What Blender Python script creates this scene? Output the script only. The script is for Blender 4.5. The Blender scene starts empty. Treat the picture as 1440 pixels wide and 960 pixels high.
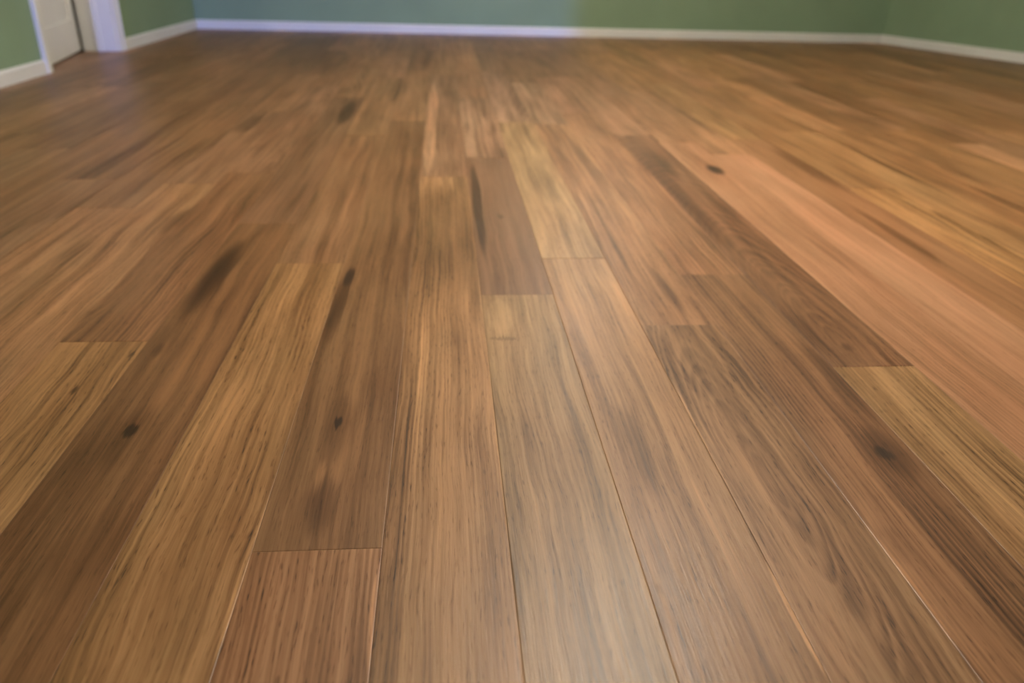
import bpy, bmesh, math, random
from mathutils import Vector, Matrix

# ------------------------------------------------------------------ camera
F, PITCH, ROLL, YAW = 1100.0, math.radians(26.19), math.radians(1.70), math.radians(5.26)
H = 0.6286                       # camera height above the floor
W = 0.15                         # plank width
X0 = -0.3647 * H                 # x of seam number 0 (camera at x=0,y=0; planks run along +y)
scene = bpy.context.scene
FW = Vector((math.sin(YAW) * math.cos(PITCH), math.cos(YAW) * math.cos(PITCH), -math.sin(PITCH)))
_r = Vector((math.cos(YAW), -math.sin(YAW), 0))
_u = _r.cross(FW)
RT = _r * math.cos(ROLL) + _u * math.sin(ROLL)
UP = -_r * math.sin(ROLL) + _u * math.cos(ROLL)
cam_d = bpy.data.cameras.new('camera')
cam = bpy.data.objects.new('camera', cam_d)
scene.collection.objects.link(cam)
cam.matrix_world = Matrix(((RT.x, UP.x, -FW.x, 0), (RT.y, UP.y, -FW.y, 0), (RT.z, UP.z, -FW.z, H), (0, 0, 0, 1)))
cam_d.sensor_width = 36
cam_d.lens = F / 1440 * 36
cam_d.clip_start = 0.02
cam_d.dof.use_dof = True
cam_d.dof.focus_distance = 1.0
cam_d.dof.aperture_fstop = cam_d.lens / 8.0      # 8 mm pupil
scene.camera = cam

def floor_at(px, py):
    """pixel of the photograph -> point on the floor plane"""
    d = FW * F + RT * (px - 720) - UP * (py - 480)
    s = H / -d.z
    return d.x * s, d.y * s

# ------------------------------------------------------------------ light
LAMPS = ((0.72, 2.45, .165), (1.05, 5.60, .097))     # room lamp, then added fill globe at the far end: x, y, globe radius
world = bpy.data.worlds.new('world'); scene.world = world; world.use_nodes = True
wbg = world.node_tree.nodes['Background']
wbg.inputs[0].default_value = (0.55, 0.72, 1.0, 1); wbg.inputs[1].default_value = 0.6
sd = bpy.data.lights.new('low_daylight', 'SUN'); sd.energy = 0.46; sd.color = (0.10, 0.22, 1.0); sd.angle = math.radians(1.5)
sun = bpy.data.objects.new('low_daylight', sd); scene.collection.objects.link(sun)
sdir = Vector((-0.139, math.cos(math.radians(9)), -math.sin(math.radians(9))))
sun.rotation_euler = sdir.to_track_quat('-Z', 'Y').to_euler()
sun.location = (0, -6, 4)
vs = scene.view_settings
vs.view_transform = 'Standard'; vs.look = 'None'; vs.gamma = 1.0; vs.use_curve_mapping = False
vs.exposure = 1.38

# ------------------------------------------------------------------ helpers
C = scene.collection
R = random.Random(7)
def lin(c): return tuple((v / 255 / 12.92 if v / 255 <= 0.04045 else ((v / 255 + 0.055) / 1.055) ** 2.4) for v in c)

def box(bm, a, b):
    x0, y0, z0 = a; x1, y1, z1 = b
    v = [bm.verts.new(p) for p in ((x0,y0,z0),(x1,y0,z0),(x1,y1,z0),(x0,y1,z0),(x0,y0,z1),(x1,y0,z1),(x1,y1,z1),(x0,y1,z1))]
    for f in ((3,2,1,0),(4,5,6,7),(0,1,5,4),(1,2,6,5),(2,3,7,6),(3,0,4,7)):
        bm.faces.new([v[i] for i in f])
    return v

def prism(bm, prof, p0, p1, nrm):
    """profile [(out, up)] swept from p0 to p1 (floor xy points); out measured along nrm"""
    ends = []
    for p in (p0, p1):
        ends.append([bm.verts.new((p[0] + nrm[0] * o, p[1] + nrm[1] * o, u)) for o, u in prof])
    n = len(prof)
    for i in range(n):
        j = (i + 1) % n
        bm.faces.new((ends[0][i], ends[0][j], ends[1][j], ends[1][i]))
    bm.faces.new(ends[0][::-1]); bm.faces.new(ends[1])

def obj(name, bm, mat, parent=None, kind=None, label=None, cat=None, bevel=0, smooth=False):
    bmesh.ops.recalc_face_normals(bm, faces=bm.faces)
    if bevel: bmesh.ops.bevel(bm, geom=list(bm.edges), offset=bevel, segments=2, affect='EDGES', profile=0.6)
    me = bpy.data.meshes.new(name); bm.to_mesh(me); bm.free()
    if smooth:
        for p in me.polygons: p.use_smooth = True
    if mat: me.materials.append(mat)
    o = bpy.data.objects.new(name, me); C.objects.link(o)
    if parent: o.parent = parent
    if kind: o['kind'] = kind
    if label: o['label'] = label
    if cat: o['category'] = cat
    return o

class NT:
    """small node-building helper"""
    def __init__(s, name):
        s.m = bpy.data.materials.new(name); s.m.use_nodes = True
        s.t = s.m.node_tree; s.b = s.t.nodes['Principled BSDF']
    def n(s, typ, **kw):
        nd = s.t.nodes.new(typ)
        for k, v in kw.items(): setattr(nd, k, v)
        return nd
    def put(s, sock, v):
        if hasattr(v, 'is_output'): s.t.links.new(v, sock)
        else: sock.default_value = v
    def math(s, op, a, b=0.0, c=0.0, clamp=False):
        nd = s.n('ShaderNodeMath', operation=op, use_clamp=clamp)
        for i, v in enumerate((a, b, c)): s.put(nd.inputs[i], v)
        return nd.outputs[0]
    def vec(s, x, y, z):
        nd = s.n('ShaderNodeCombineXYZ')
        for i, v in enumerate((x, y, z)): s.put(nd.inputs[i], v)
        return nd.outputs[0]
    def sep(s, v):
        nd = s.n('ShaderNodeSeparateXYZ'); s.put(nd.inputs[0], v); return nd.outputs
    def attr(s, name):
        nd = s.n('ShaderNodeAttribute', attribute_name=name); return nd.outputs
    def noise(s, v, scale=1.0, detail=2.0, rough=0.5, dist=0.0):
        nd = s.n('ShaderNodeTexNoise'); s.put(nd.inputs['Vector'], v)
        nd.inputs['Scale'].default_value = scale; nd.inputs['Detail'].default_value = detail
        nd.inputs['Roughness'].default_value = rough; nd.inputs['Distortion'].default_value = dist
        return nd.outputs[0]
    def mapr(s, v, a, b, c, d, smooth=False):
        nd = s.n('ShaderNodeMapRange'); nd.interpolation_type = 'SMOOTHSTEP' if smooth else 'LINEAR'
        s.put(nd.inputs[0], v)
        for i, q in enumerate((a, b, c, d)): s.put(nd.inputs[i + 1], q)
        return nd.outputs[0]
    def mix(s, f, a, b, mode='MIX'):
        nd = s.n('ShaderNodeMix', data_type='RGBA', blend_type=mode)
        s.put(nd.inputs[0], f); s.put(nd.inputs[6], a); s.put(nd.inputs[7], b)
        return nd.outputs[2]

def paint(name, col, rough=0.6, bump=0.05, scale=260.0):
    k = NT(name)
    tc = k.n('ShaderNodeTexCoord').outputs['Object']
    n1 = k.noise(tc, scale, 3)
    n2 = k.noise(tc, 2.2, 3)
    c = lin(col)
    k.put(k.b.inputs['Base Color'], k.mix(k.mapr(n2, .35, .65, 0, 1), tuple(v * .96 for v in c) + (1,), tuple(min(1, v * 1.04) for v in c) + (1,)))
    bp = k.n('ShaderNodeBump'); bp.inputs['Strength'].default_value = bump; bp.inputs['Distance'].default_value = 0.002
    k.put(bp.inputs['Height'], n1); k.put(k.b.inputs['Normal'], bp.outputs[0])
    k.b.inputs['Roughness'].default_value = rough
    return k.m

M_green = paint('sage_green_paint', (130, 154, 124), 0.7, 0.12)
M_white = paint('white_satin_paint', (226, 226, 222), 0.4, 0.02)
M_ceil = paint('ceiling_white', (236, 234, 228), 0.9, 0.1)
M_sub = paint('subfloor', (46, 32, 20), 0.9, 0.05)
M_brass = paint('brushed_nickel', (170, 168, 160), 0.3, 0.01); M_brass.node_tree.nodes['Principled BSDF'].inputs['Metallic'].default_value = 1.0
gk = NT('window_glass')
gk.b.inputs['Base Color'].default_value = (0.93, 0.96, 0.97, 1); gk.b.inputs['Roughness'].default_value = 0.02
gk.b.inputs['Transmission Weight'].default_value = 1.0; gk.b.inputs['IOR'].default_value = 1.0
M_glass = gk.m

# ------------------------------------------------------------------ oak plank material
NF = 7        # marks (knots, streaks, painted glints) per plank
def oak():
    k = NT('oiled_oak')
    loc = k.sep(k.attr('ploc')[1]); x, y = loc[0], loc[1]           # metres across / along the plank
    tone = k.attr('tone')[0]
    sd = k.sep(k.attr('seed')[1]); s1, xc, slope = sd[0], sd[1], sd[2]
    gr = k.sep(k.attr('figure')[1]); z0, ringw, tilt = gr[0], gr[1], gr[2]
    # slow wander of the fibres
    w1 = k.math('SUBTRACT', k.noise(k.vec(k.math('MULTIPLY', x, 5), k.math('MULTIPLY', y, 2.2), s1), 1, 2), .5)
    w2 = k.math('SUBTRACT', k.noise(k.vec(k.math('MULTIPLY', x, 30), k.math('MULTIPLY', y, 9), k.math('ADD', s1, 31)), 1, 2), .5)
    xw = k.math('ADD', k.math('ADD', x, k.math('MULTIPLY', w1, .035)), k.math('MULTIPLY', w2, .005))
    xw = k.math('ADD', xw, k.math('MULTIPLY', y, tilt))
    # growth rings cut by the board face: cones give cathedral arches, far axes give straight grain
    dz = k.math('ADD', z0, k.math('MULTIPLY', y, slope))
    dx = k.math('SUBTRACT', xw, xc)
    d = k.math('SQRT', k.math('ADD', k.math('MULTIPLY', dx, dx), k.math('MULTIPLY', dz, dz)))
    d = k.math('ADD', d, k.math('MULTIPLY', w1, .012))
    ph = k.math('MULTIPLY', d, 118.0)
    ph = k.math('ADD', ph, k.math('MULTIPLY', k.noise(k.vec(k.math('MULTIPLY', d, 42), k.math('MULTIPLY', y, .7), k.math('ADD', s1, 41)), 1, 1), 3.2))
    ring = k.math('FRACT', k.math('ADD', ph, k.math('MULTIPLY', w2, .7)))
    ringl = k.math('MULTIPLY', k.mapr(ring, 0, .62, 0, 1, True), k.mapr(ring, .72, 1.0, 1, 0, True))     # dark late wood line
    ringamp = k.mapr(k.noise(k.vec(k.math('MULTIPLY', x, 14), k.math('MULTIPLY', y, 2.0), k.math('ADD', s1, 7)), 1, 2), .3, .65, .15, 1)
    ringl = k.math('MULTIPLY', k.math('MULTIPLY', ringl, ringamp), ringw)
    # fibres and pores
    fib = k.noise(k.vec(k.math('MULTIPLY', xw, 330), k.math('MULTIPLY', y, 7), s1), 1, 3, .6)
    fib2 = k.noise(k.vec(k.math('MULTIPLY', xw, 95), k.math('MULTIPLY', y, 3), k.math('ADD', s1, 3)), 1, 3, .6)
    por = k.noise(k.vec(k.math('MULTIPLY', xw, 520), k.math('MULTIPLY', y, 42), k.math('ADD', s1, 5)), 1, 1, .5)
    por = k.math('MULTIPLY', k.mapr(por, .60, .72, 0, 1), k.mapr(ringl, 0, .5, .45, 1))
    cloud = k.noise(k.vec(k.math('MULTIPLY', xw, 13), k.math('MULTIPLY', y, 2.4), k.math('ADD', s1, 11)), 1, 4, .55)
    band = k.noise(k.vec(k.math('MULTIPLY', xw, 46), k.math('MULTIPLY', y, .8), k.math('ADD', s1, 17)), 1, 3, .55)
    # value factor
    v = k.math('ADD', 1.0, k.math('MULTIPLY', k.math('SUBTRACT', cloud, .5), .95))
    v = k.math('ADD', v, k.math('MULTIPLY', k.math('SUBTRACT', band, .5), 1.25))
    v = k.math('ADD', v, k.math('MULTIPLY', k.math('SUBTRACT', fib2, .5), .85))
    v = k.math('ADD', v, k.math('MULTIPLY', k.math('SUBTRACT', fib, .5), .80))
    v = k.math('SUBTRACT', v, k.math('MULTIPLY', ringl, .46))
    v = k.math('SUBTRACT', v, k.math('MULTIPLY', por, .42))
    v = k.math('ADD', 1.0, k.math('MULTIPLY', k.math('SUBTRACT', v, 1.0), k.attr('liveliness')[2]))
    # marks: k<i> = (x, y, strength), q<i> = (half width, half length, hardness)
    dark = None; light = None
    wob = k.math('ADD', k.math('MULTIPLY', w1, .018), k.math('MULTIPLY', k.math('SUBTRACT', fib2, .5), .012))
    ny = k.math('ADD', y, k.math('MULTIPLY', k.math('SUBTRACT', fib, .5), .05))
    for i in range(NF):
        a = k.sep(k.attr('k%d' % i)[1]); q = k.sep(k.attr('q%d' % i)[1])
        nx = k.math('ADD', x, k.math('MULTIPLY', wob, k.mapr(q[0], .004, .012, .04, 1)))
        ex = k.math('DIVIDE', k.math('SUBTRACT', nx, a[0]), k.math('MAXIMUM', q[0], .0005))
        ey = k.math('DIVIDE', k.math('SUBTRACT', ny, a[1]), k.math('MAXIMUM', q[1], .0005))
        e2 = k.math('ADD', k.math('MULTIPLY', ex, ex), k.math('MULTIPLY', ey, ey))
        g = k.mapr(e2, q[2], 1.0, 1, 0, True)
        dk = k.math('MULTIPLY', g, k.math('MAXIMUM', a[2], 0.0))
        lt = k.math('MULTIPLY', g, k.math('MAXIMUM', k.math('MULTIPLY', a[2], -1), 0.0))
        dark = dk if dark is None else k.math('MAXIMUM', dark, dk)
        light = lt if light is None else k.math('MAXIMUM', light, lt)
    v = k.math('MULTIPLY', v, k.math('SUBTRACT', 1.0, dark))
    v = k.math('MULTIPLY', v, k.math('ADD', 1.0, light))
    v = k.math('MAXIMUM', v, .13)
    # darker wood is also redder / more saturated
    lo = k.mix(1.0, tone, (0.92, 0.80, 0.62, 1), 'MULTIPLY')
    base = k.mix(k.mapr(v, .45, 1.1, 0, 1), lo, tone)
    hue = k.noise(k.vec(k.math('MULTIPLY', x, 9), k.math('MULTIPLY', y, 1.7), k.math('ADD', s1, 23)), 1, 2)
    base = k.mix(k.mapr(hue, .35, .65, 0, .40), base, k.mix(1.0, base, (1.10, .93, .88, 1), 'MULTIPLY'))
    vm = k.n('ShaderNodeVectorMath', operation='SCALE'); k.put(vm.inputs[0], base); k.put(vm.inputs['Scale'], v)
    k.put(k.b.inputs['Base Color'], vm.outputs[0])
    k.put(k.b.inputs['Roughness'], k.math('ADD', .40, k.math('MULTIPLY', k.math('SUBTRACT', fib, .5), .22)))
    k.b.inputs['IOR'].default_value = 1.46; k.b.inputs['Specular IOR Level'].default_value = .33
    hgt = k.noise(k.vec(k.math('MULTIPLY', x, 380), k.math('MULTIPLY', y, 16), s1), 1, 2, .6)
    bp = k.n('ShaderNodeBump'); bp.inputs['Strength'].default_value = .35; bp.inputs['Distance'].default_value = 0.0006
    k.put(bp.inputs['Height'], hgt); k.put(k.b.inputs['Normal'], bp.outputs[0])
    return k.m
M_oak = oak()

# ------------------------------------------------------------------ room dimensions
XL, YF, YB, ZC = -2.125, 7.43, -2.2, 2.44
COR = (4.03, YF)                         # far right corner
BND = (4.66, 5.10)                       # the right wall runs at a slant up to here
RB = (4.66, YB)
DY0, DY1, DH = 4.62, 5.64, 2.06          # doorway in the left wall
WT = 0.22                                # wall thickness

# ------------------------------------------------------------------ floor planks
SEAMS = {}
def seam_x(n): return X0 + n * W
def col_of(px, py):
    return math.floor((floor_at(px, py)[0] - X0) / W)
# end joints read from the photograph (column -> list of photo rows), and tones of the boards (sRGB) near -> far
def jy(px, py): return floor_at(px, py)[1]
T_mid, T_dark, T_gold, T_pink, T_red, T_olive, T_grey = (150,110,70), (122,84,48), (166,124,74), (182,132,96), (152,106,70), (132,98,58), (156,122,84)
KN = {   # column: [(joint y, ...)], tones from near to far
 -3: ([jy(145,480)], [T_gold, (142,100,62)]),
 -2: ([jy(360,315), jy(485,137)], [(124,86,48), (128,92,60), T_mid]),
 -1: ([jy(440,370), jy(452,190)], [(164,122,72), (142,102,64), T_mid]),
  0: ([jy(450,773), jy(560,170)], [(160,114,74), (126,90,52), T_mid]),
  1: ([jy(607,248), jy(600,104)], [(164,124,78), (146,108,76), T_mid]),
  2: ([jy(730,414), jy(690,222)], [(160,126,82), (130,94,64), (160,122,92)]),
  3: ([jy(800,363), jy(740,172)], [(158,118,74), (162,128,84), (158,120,92)]),
  4: ([jy(945,457), jy(785,175)], [(150,112,72), (158,114,72), (160,122,90)]),
  5: ([jy(1003,386), jy(850,160)], [(138,98,60), (160,114,74), (162,118,84)]),
  6: ([jy(1220,515), jy(885,190)], [(162,124,76), (132,92,58), (166,122,86)]),
  7: ([jy(1020,200)], [(182,132,94), (160,116,78)]),
  8: ([jy(1050,217)], [(188,136,98), (162,118,78)]),
  9: ([jy(1090,196)], [(160,112,70), T_gold]),
 10: ([jy(1200,265)], [(186,138,82), (158,114,66)]),
 11: ([jy(1150,185)], [(166,122,72), (162,116,66)]),
}
planks = []   # dict per plank
for n in range(-15, 33):
    x0, x1 = seam_x(n), seam_x(n + 1)
    if n in KN:
        js, tones = list(KN[n][0]), list(KN[n][1])
        yy = js[0] - R.uniform(1.5, 1.9) if js[0] > .9 else YB
        y = js[-1] + R.uniform(1.1, 1.7)
        while y < YF - .5:
            js.append(y); y += R.uniform(1.0, 1.9)
        pre = []
        y = js[0] - R.uniform(2.3, 2.6)
        while y > YB + .4:
            pre.append(y); y -= R.uniform(1.1, 1.8)
        cuts = [YB] + pre[::-1] + js + [YF]
        first = len(pre) + 0
        tl = {first + i: t for i, t in enumerate(tones)}
    else:
        cuts = [YB]; y = YB + R.uniform(.5, 1.5)
        while y < YF - .5:
            cuts.append(y); y += R.uniform(1.15, 2.0)
        cuts.append(YF); tl = {}
    for i in range(len(cuts) - 1):
        a, b = cuts[i], cuts[i + 1]
        t = tl.get(i)
        if t is None:
            far_right = n >= 8
            pool = [(166,120,70), (158,112,66), (176,128,80), (148,104,60), (180,132,90)] if far_right else \
                   [(150,108,70), (140,100,64), (158,116,76), (130,92,58), (154,112,78), (146,106,72)]
            t = R.choice(pool); j = R.uniform(.93, 1.07); t = tuple(c * j for c in t)
        t = tuple(m + (c - m) * .82 for c, m in zip(t, (152, 112, 72)))
        planks.append(dict(n=n, x0=x0, x1=x1, y0=a, y1=b, tone=t, seed=R.uniform(0, 400),
                           xc=R.choice((-1, 1)) * R.uniform(.02, .16), slope=R.uniform(-.05, .05), z0=R.uniform(.0, .10),
                           ringw=R.uniform(.25, .8), tilt=R.uniform(-.008, .008), marks=[], dz=R.uniform(-.0003, .0003)))
def plank_at(x, y):
    for p in planks:
        if p['x0'] <= x < p['x1'] and p['y0'] <= y < p['y1']: return p
def mark(ax, ay, bx, by, hw, s, hard=.0, col=None, clampcol=None):
    """a knot or streak running between two photo pixels; hw half width in metres; s>0 darker, s<0 lighter"""
    A, B = floor_at(ax, ay), floor_at(bx, by)
    mx, my = (A[0] + B[0]) / 2, (A[1] + B[1]) / 2
    n = clampcol
    p = plank_at(mx, my) if n is None else plank_at(seam_x(n) + W / 2, my)
    if p is None or len(p['marks']) >= NF: return
    cx = (p['x0'] + p['x1']) / 2
    if n is not None: mx = min(max(mx, p['x0'] + .004), p['x1'] - .004)
    s = min(s * 1.3, .85)
    p['marks'].append((mx - cx, my, s, hw, max(abs(A[1] - B[1]) / 2, .008), hard))
def edge_glint(n, ya, yb, side, hw=.0035, s=-.45):
    """bevel glint painted as a pale line along one side of a board; ya, yb photo rows on that column"""
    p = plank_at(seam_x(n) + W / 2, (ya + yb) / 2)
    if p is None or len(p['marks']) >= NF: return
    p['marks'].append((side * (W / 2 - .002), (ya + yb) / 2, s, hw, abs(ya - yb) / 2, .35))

# knots and streaks seen in the photograph
mark(345, 330, 250, 460, .032, .55)
mark(330, 360, 270, 430, .016, .35)
mark(194, 592, 168, 620, .013, .62, .1)
mark(230, 560, 120, 680, .040, .22)
mark(150, 700, 90, 860, .050, .18)
mark(240, 480, 205, 505, .012, .25)
mark(112, 540, 98, 556, .006, .5)
mark(190, 494, 180, 504, .006, .5, clampcol=-3)
mark(500, 139, 472, 180, .040, .50, .2)
mark(365, 160, 335, 190, .05, .35)
mark(500, 372, 480, 410, .013, .62)
mark(490, 380, 455, 500, .020, .35)
mark(482, 584, 468, 606, .009, .68, .1)
mark(490, 545, 458, 660, .030, .25)
mark(470, 660, 430, 765, .028, .30)
mark(455, 640, 445, 700, .008, -.25)
mark(512, 560, 500, 690, .014, -.12)
mark(548, 292, 552, 300, .012, .4)
mark(572, 420, 562, 560, .009, .22)
mark(610, 252, 640, 440, .10, .20, .2, clampcol=1)
mark(597, 430, 572, 760, .007, -.30)
mark(660, 430, 690, 640, .030, -.08)
mark(607, 112, 607, 252, .029, -.50, .6)
mark(560, 100, 555, 165, .03, .2)
mark(668, 226, 676, 372, .017, .50, .35)
mark(703, 300, 707, 308, .012, .3)
mark(702, 418, 707, 474, .026, -.16, .6, clampcol=2)
mark(686, 475.5, 735, 476.5, .030, .25, .5)
mark(735, 560, 760, 720, .018, .10)
mark(775, 420, 860, 660, .010, .22)
mark(860, 560, 930, 720, .030, .24)
mark(955, 540, 1020, 690, .018, -.20)
mark(838, 260, 815, 360, .02, -.08)
mark(800, 235, 880, 400, .016, -.10)
mark(905, 370, 975, 450, .018, .28)
mark(786, 180, 880, 300, .026, .32)
mark(935, 500, 1010, 570, .008, .22)
mark(1010, 548, 1100, 690, .035, .12)
mark(1256, 622, 1232, 654, .017, .62, .1)
mark(1215, 590, 1290, 690, .034, .34)
mark(1120, 470, 1240, 610, .016, .34)
mark(1300, 800, 1210, 730, .03, .12)
mark(880, 196, 1060, 380, .045, .30)
mark(905, 200, 960, 262, .030, .32)
mark(1100, 430, 1170, 510, .03, .2)
mark(1185, 480, 1200, 496, .015, .25)
mark(1016, 230, 992, 247, .032, .70, .1, clampcol=7)
mark(1012, 233, 996, 243, .020, .60, .3, clampcol=7)
mark(1128, 325, 1205, 390, .012, .20)
mark(1085, 200, 1200, 280, .045, .36)
mark(1190, 285, 1350, 385, .022, .34, clampcol=9)
mark(1160, 150, 1265, 186, .045, .30)
mark(1150, 190, 1360, 278, .03, .36)
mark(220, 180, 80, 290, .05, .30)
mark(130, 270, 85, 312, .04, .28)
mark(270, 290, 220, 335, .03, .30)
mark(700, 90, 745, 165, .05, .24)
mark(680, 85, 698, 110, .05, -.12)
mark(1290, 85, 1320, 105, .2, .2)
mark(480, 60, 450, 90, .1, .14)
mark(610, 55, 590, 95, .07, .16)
# painted glints and streaks along seams in the foreground
edge_glint(-1, jy(300, 957), jy(381, 680), 1, .005, -.65)
edge_glint(0, jy(517, 957), jy(534, 782), 1, .005, -.65)
edge_glint(3, jy(1165, 957), jy(1075, 785), 1, .005, -.95)
edge_glint(5, jy(1365, 935), jy(1208, 724), -1, .0055, -.65)
edge_glint(6, jy(1322, 677), jy(1175, 518), -1, .006, -.4)
mark(380, 420, 90, 930, .012, -.16, clampcol=-1)
mark(884, 740, 960, 957, .006, .30, clampcol=3)
mark(716, 730, 742, 957, .006, .25, clampcol=2)
# boards whose figure is plain in the photograph
def fig(px, py, **kw):
    p = plank_at(*floor_at(px, py))
    if p: p.update(kw)
def arch(px, py, tip, slope, off=0.0, **kw):
    """cathedral arches around the line through pixel (px,py); their tips point away from pixel row tip"""
    x, y = floor_at(px, py); p = plank_at(x, y)
    if p:
        cx = (p['x0'] + p['x1']) / 2
        p.update(xc=x - cx + off, slope=slope, z0=-slope * floor_at(*tip)[1], tilt=0.0); p.update(kw)
fig(620, 600, xc=.30, slope=.0, z0=.02, ringw=1.0, tilt=-.004)
fig(290, 640, xc=-.35, slope=.0, z0=.01, ringw=.7, tilt=.0)
fig(420, 880, xc=.28, slope=.0, z0=.01, ringw=.6, tilt=.0)
fig(780, 700, xc=-.12, slope=.02, z0=.05, ringw=.55)
arch(1060, 640, (1075, 670), .12, ringw=1.15)
fig(1230, 700, xc=.2, slope=.02, z0=.03, ringw=.9)
fig(930, 800, xc=.12, slope=.03, z0=.05, ringw=.6)
fig(440, 440, ringw=.5)
arch(1190, 488, (1200, 496), .15, ringw=.8)
fig(1290, 580, xc=.2, ringw=.7)
for q in ((1100, 330), (1250, 440), (1330, 400), (1300, 330), (700, 320)): fig(*q, live=.55)

TONE, GREY = 0.82, 0.09          # finish: overall depth and greying of the stain
def board_colour(p):
    c = lin(p['tone']); m = .3 * c[0] + .6 * c[1] + .1 * c[2]
    return tuple(TONE * (v + (m - v) * GREY) for v in c) + (1.0,)
def plank_mesh(name, ps):
    vs_, fs_, loc_, own = [], [], [], []
    for pi, p in enumerate(ps):
        g = .00015; bv = .0010; bd = .0003; dz = p['dz']
        xa, xb, ya, yb = p['x0'] + g, p['x1'] - g, p['y0'] + g, p['y1'] - g
        cx = (p['x0'] + p['x1']) / 2
        o = len(vs_)
        rings = [(0, -.012), (0, dz - bd), (bv, dz)]
        for ins, z in rings:
            for (x, y) in ((xa + ins, ya + ins), (xb - ins, ya + ins), (xb - ins, yb - ins), (xa + ins, yb - ins)):
                vs_.append((x, y, z)); loc_.append((x - cx, y, z))
        for r in range(2):
            for i in range(4):
                j = (i + 1) % 4
                fs_.append((o + r * 4 + i, o + r * 4 + j, o + r * 4 + 4 + j, o + r * 4 + 4 + i)); own.append(pi)
        fs_.append((o + 8, o + 9, o + 10, o + 11)); own.append(pi)
        fs_.append((o + 3, o + 2, o + 1, o)); own.append(pi)
    me = bpy.data.meshes.new(name); me.from_pydata(vs_, [], fs_); me.materials.append(M_oak)
    at = me.attributes.new('ploc', 'FLOAT_VECTOR', 'POINT'); at.data.foreach_set('vector', [c for v in loc_ for c in v])
    def fa(nm, typ, fn, key):
        at = me.attributes.new(nm, typ, 'FACE'); at.data.foreach_set(key, [c for i in own for c in fn(ps[i])])
    fa('tone', 'FLOAT_COLOR', board_colour, 'color')
    fa('seed', 'FLOAT_VECTOR', lambda p: (p['seed'], p['xc'], p['slope']), 'vector')
    fa('figure', 'FLOAT_VECTOR', lambda p: (p['z0'], p['ringw'], p['tilt']), 'vector')
    at = me.attributes.new('liveliness', 'FLOAT', 'FACE'); at.data.foreach_set('value', [ps[i].get('live', 1.0) for i in own])
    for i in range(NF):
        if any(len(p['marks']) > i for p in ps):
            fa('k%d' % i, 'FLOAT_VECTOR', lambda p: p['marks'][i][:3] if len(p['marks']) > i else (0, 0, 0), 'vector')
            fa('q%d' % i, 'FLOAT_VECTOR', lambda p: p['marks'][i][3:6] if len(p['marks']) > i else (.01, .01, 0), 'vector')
    return me

bm = bmesh.new(); box(bm, (XL - .35, YB - .02, -.05), (4.75, YF + .02, -.012))
floor = obj('floor', bm, M_sub, kind='structure')
floor['label'] = 'glossy oak plank floor with knots and mixed brown boards'

def in_view(p):
    for fx in (0, .5, 1):
        for fy in (0, .1, .25, .5, .75, 1):
            q = Vector((p['x0'] + (p['x1'] - p['x0']) * fx, p['y0'] + (p['y1'] - p['y0']) * fy, -H))
            dpt = q.dot(FW)
            if dpt <= .05: continue
            u, v = 720 + F * q.dot(RT) / dpt, 480 - F * q.dot(UP) / dpt
            if -40 < u < 1480 and -20 < v < 1000: return True
    return False
def right_wall_x(y):
    if y < BND[1]: return BND[0]
    return BND[0] + (COR[0] - BND[0]) * (y - BND[1]) / (COR[1] - BND[1])
def clip(p):
    if p['x0'] < XL - .33: return False
    if p['x1'] <= XL - .001 and not (p['y1'] > DY0 and p['y0'] < DY1): return False
    return p['x0'] < right_wall_x(p['y0'])
planks = [p for p in planks if clip(p)]
for p in planks:                        # strips under the doorway are cut to the opening
    if p['x1'] <= XL + .001 or p['x0'] < XL - WT:
        p['y0'] = max(p['y0'], DY0 - .05); p['y1'] = min(p['y1'], DY1 + .05)
seen = [p for p in planks if in_view(p)]
rest = [p for p in planks if not in_view(p)]
for p in seen:
    me = plank_mesh('plank', [p])
    o = bpy.data.objects.new('plank', me); C.objects.link(o); o.parent = floor
o = bpy.data.objects.new('planks_beyond_view', plank_mesh('planks_beyond_view', rest)); C.objects.link(o); o.parent = floor; o['kind'] = 'stuff'
print('planks in view', len(seen), 'rest', len(rest))

# ------------------------------------------------------------------ walls and ceiling
bm = bmesh.new(); box(bm, (XL - WT, YF, -.05), (COR[0] + .3, YF + .14, ZC)); obj('wall_far', bm, M_green, kind='structure')
bm = bmesh.new()
box(bm, (XL - WT, YB, -.05), (XL, DY0, ZC)); box(bm, (XL - WT, DY1, -.05), (XL, YF, ZC)); box(bm, (XL - WT, DY0, DH), (XL, DY1, ZC))
obj('wall_left', bm, M_green, kind='structure')
bm = bmesh.new()
def slab(bm, pts, z0, z1):
    lo = [bm.verts.new((x, y, z0)) for x, y in pts]; hi = [bm.verts.new((x, y, z1)) for x, y in pts]
    n = len(pts)
    for i in range(n): bm.faces.new((lo[i], lo[(i+1) % n], hi[(i+1) % n], hi[i]))
    bm.faces.new(lo[::-1]); bm.faces.new(hi)
slab(bm, [COR, BND, RB, (RB[0] + .15, RB[1]), (BND[0] + .15, BND[1] + .04), (COR[0] + .15, YF)], -.05, ZC)
obj('wall_right', bm, M_green, kind='structure')
WX0, WX1, WZ0, WZ1 = -1.55, 2.56, 0.85, 2.10        # unseen window opening behind the camera, sized to shape the blue beam
bm = bmesh.new()
box(bm, (XL - WT, YB - .14, -.05), (WX0, YB, ZC)); box(bm, (WX1, YB - .14, -.05), (RB[0] + .15, YB, ZC))
box(bm, (WX0, YB - .14, -.05), (WX1, YB, WZ0)); box(bm, (WX0, YB - .14, WZ1), (WX1, YB, ZC))
obj('wall_back', bm, M_green, kind='structure')
bm = bmesh.new(); box(bm, (XL - WT, YB - .14, ZC), (4.85, YF + .14, ZC + .1)); obj('ceiling', bm, M_ceil, kind='structure')

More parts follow.
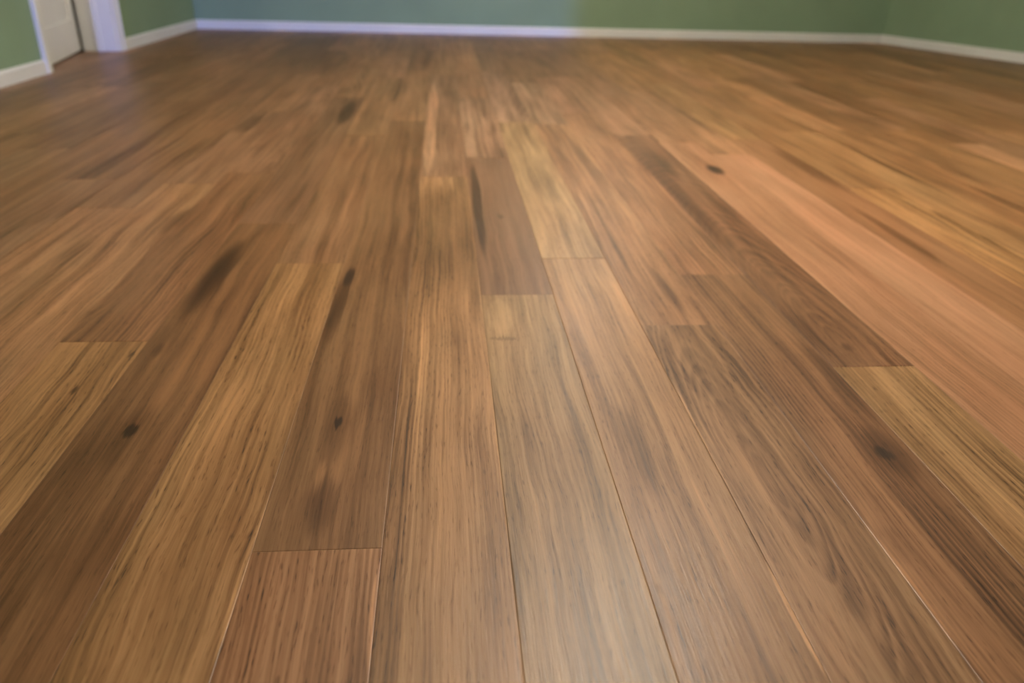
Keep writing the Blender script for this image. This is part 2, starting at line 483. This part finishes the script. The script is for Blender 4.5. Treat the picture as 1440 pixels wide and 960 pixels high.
# the hall behind the door on the left
HX, HY0, HY1 = XL - WT - 1.15, 3.6, 6.9
M_hall = paint('hall_paint', (188, 190, 182), 0.7, 0.08)
bm = bmesh.new(); box(bm, (HX - .1, HY0, -.05), (HX, HY1, ZC)); obj('wall_hall_side', bm, M_hall, kind='structure')
bm = bmesh.new(); box(bm, (HX - .1, HY0 - .1, -.05), (XL - WT, HY0, ZC)); obj('wall_hall_near', bm, M_hall, kind='structure')
bm = bmesh.new(); box(bm, (HX - .1, HY1, -.05), (XL - WT, HY1 + .1, ZC)); obj('wall_hall_far', bm, M_hall, kind='structure')
bm = bmesh.new(); box(bm, (HX - .1, HY0 - .1, ZC), (XL - WT, HY1 + .1, ZC + .1)); obj('ceiling_hall', bm, M_ceil, kind='structure')
bm = bmesh.new(); box(bm, (HX - .1, HY0 - .1, -.05), (XL - .36, HY1 + .1, -.002)); obj('floor_hall', bm, paint('hall_carpet', (150, 138, 120), 0.95, 0.4, 500.0), kind='structure')

# frame of the unseen window added for the blue beam
bm = bmesh.new(); t = .045
for a, b in (((WX0, YB-.11, WZ0), (WX1, YB-.05, WZ0+t)), ((WX0, YB-.11, WZ1-t), (WX1, YB-.05, WZ1)),
             ((WX0, YB-.11, WZ0+t), (WX0+t, YB-.05, WZ1-t)), ((WX1-t, YB-.11, WZ0+t), (WX1, YB-.05, WZ1-t))):
    box(bm, a, b)
win = obj('beam_window', bm, M_white, kind='structure')
bm = bmesh.new(); box(bm, (WX0 - .05, YB, WZ0 - .03), (WX1 + .05, YB + .05, WZ0)); obj('beam_window_sill', bm, M_white, win)

# baseboards (eased top, small shoe at the foot)
PROF = [(0, 0), (.015, 0), (.015, .056), (.012, .064), (.006, .070), (0, .072)]
def base(name, p0, p1):
    dx, dy = p1[0] - p0[0], p1[1] - p0[1]; L = math.hypot(dx, dy)
    bm = bmesh.new(); prism(bm, PROF, p0, p1, (-dy / L, dx / L)); return obj(name, bm, M_white, kind='structure')
CW = .062                                             # casing width
base('baseboard_far', COR, (XL, YF))
base('baseboard_left_far', (XL, YF), (XL, DY1 + CW))
base('baseboard_left_near', (XL, DY0 - CW), (XL, YB))
base('baseboard_right_far', BND, COR)
base('baseboard_right_near', RB, BND)
base('baseboard_back', (XL, YB), RB)

# ------------------------------------------------------------------ doorway in the left wall
e = bpy.data.objects.new('door_1', None); C.objects.link(e); e.location = (XL, (DY0 + DY1) / 2, 0); e['kind'] = 'structure'
e['label'] = 'white cased doorway with a white door in the left green wall'
def dpart(name, boxes, mat, parent=e, bevel=.002):
    bm = bmesh.new()
    for a, b in boxes:
        b2 = bmesh.new(); box(b2, a, b)
        bmesh.ops.recalc_face_normals(b2, faces=b2.faces)
        if bevel: bmesh.ops.bevel(b2, geom=list(b2.edges), offset=bevel, segments=1, affect='EDGES')
        m = bpy.data.meshes.new('t'); b2.to_mesh(m); b2.free(); bm.from_mesh(m); bpy.data.meshes.remove(m)
    o = obj(name, bm, mat); o.parent = parent
    o.matrix_parent_inverse = Matrix.Translation(parent.location).inverted() if parent is e else Matrix.Identity(4)
    return o
JT = .02
for s, yj in ((1, DY1), (-1, DY0)):
    dpart('casing', [((XL, min(yj - s * .004, yj + s * CW), 0), (XL + .018, max(yj - s * .004, yj + s * CW), DH + CW))], M_white)
    dpart('casing_bead', [((XL + .016, min(yj + s * .044, yj + s * CW), 0), (XL + .026, max(yj + s * .044, yj + s * CW), DH + CW))], M_white)
    dpart('jamb', [((XL - WT, min(yj, yj - s * JT), 0), (XL, max(yj, yj - s * JT), DH))], M_white)
    dpart('door_stop', [((XL - .135, min(yj - s * JT, yj - s * (JT + .014)), 0), (XL - .090, max(yj - s * JT, yj - s * (JT + .014)), DH - JT))], M_white)
dpart('head_casing', [((XL, DY0 - .004, DH - .004), (XL + .018, DY1 + .004, DH + CW))], M_white)
dpart('head_jamb', [((XL - WT, DY0 + JT, DH - JT), (XL, DY1 - JT, DH))], M_white)
# the leaf hangs from the near jamb and stands slightly ajar, away from the room
dx0, dx1 = XL - .085, XL - .050
ya, yb = DY0 + JT + .003, DY1 - JT - .003
HNG = Matrix.Translation((XL - .05, ya, 0)) @ Matrix.Rotation(math.radians(10.5), 4, 'Z') @ Matrix.Translation((-(XL - .05), -ya, 0))
def leafpart(name, boxes, mat, parent=e):
    o = dpart(name, boxes, mat); o.data.transform(HNG); return o
leafpart('door_leaf', [((dx0, ya, .008), (dx1, yb, .20)), ((dx0, ya, DH - JT - .12), (dx1, yb, DH - JT - .003)),
        ((dx0, ya, .20), (dx1, ya + .11, DH - JT - .12)), ((dx0, yb - .11, .20), (dx1, yb, DH - JT - .12)),
        ((dx0, ya + .11, .95), (dx1, yb - .11, 1.07))], M_white)
for z0, z1 in ((.20, .95), (1.07, DH - JT - .12)):
    leafpart('door_panel', [((dx0 + .012, ya + .105, z0 - .005), (dx1 - .012, yb - .105, z1 + .005))], M_white)
leafpart('door_handle', [((dx1, yb - .07, .99), (dx1 + .05, yb - .05, 1.01)), ((dx1 + .04, yb - .17, .985), (dx1 + .055, yb - .05, 1.015))], M_brass)

# ------------------------------------------------------------------ ceiling lamp and added fill globe
def lathe(name, prof, mat, parent, seg=40):
    bm = bmesh.new(); rows = []
    for r, z in prof: rows.append([bm.verts.new((r * math.cos(6.28318 * i / seg), r * math.sin(6.28318 * i / seg), z)) for i in range(seg)])
    for a, b in zip(rows, rows[1:]):
        for i in range(seg): bm.faces.new((a[i], a[(i+1) % seg], b[(i+1) % seg], b[i]))
    bm.faces.new(rows[0]); bm.faces.new(rows[-1][::-1])
    return obj(name, bm, mat, parent)
ek = NT('lamp_diffuser'); ek.b.inputs['Base Color'].default_value = (.9, .9, .88, 1)
ek.b.inputs['Emission Color'].default_value = (1.0, .90, .77, 1); ek.b.inputs['Emission Strength'].default_value = 62.0
for i, (lx, ly, lr) in enumerate(LAMPS):
    lamp = bpy.data.objects.new('ceiling_lamp_or_fill_globe', None); C.objects.link(lamp); lamp.location = (lx, ly, ZC)
    lamp['label'] = ('large white globe ceiling lamp with nickel canopy in the middle of the room', 'small white globe added near the far green wall as unseen fill light')[i]
    lamp['category'] = 'lamp'
    lathe('canopy', [(.03, 0), (.065, 0), (.068, -.008), (.060, -.022), (.020, -.028), (.012, -.06), (.05, -.065), (.055, -.10), (.03, -.10)], M_brass, lamp)
    lathe('diffuser', [(lr * math.sin(a), -.07 - lr + lr * math.cos(a)) for a in [math.radians(17 + 160 * j / 16) for j in range(17)]], ek.m, lamp)
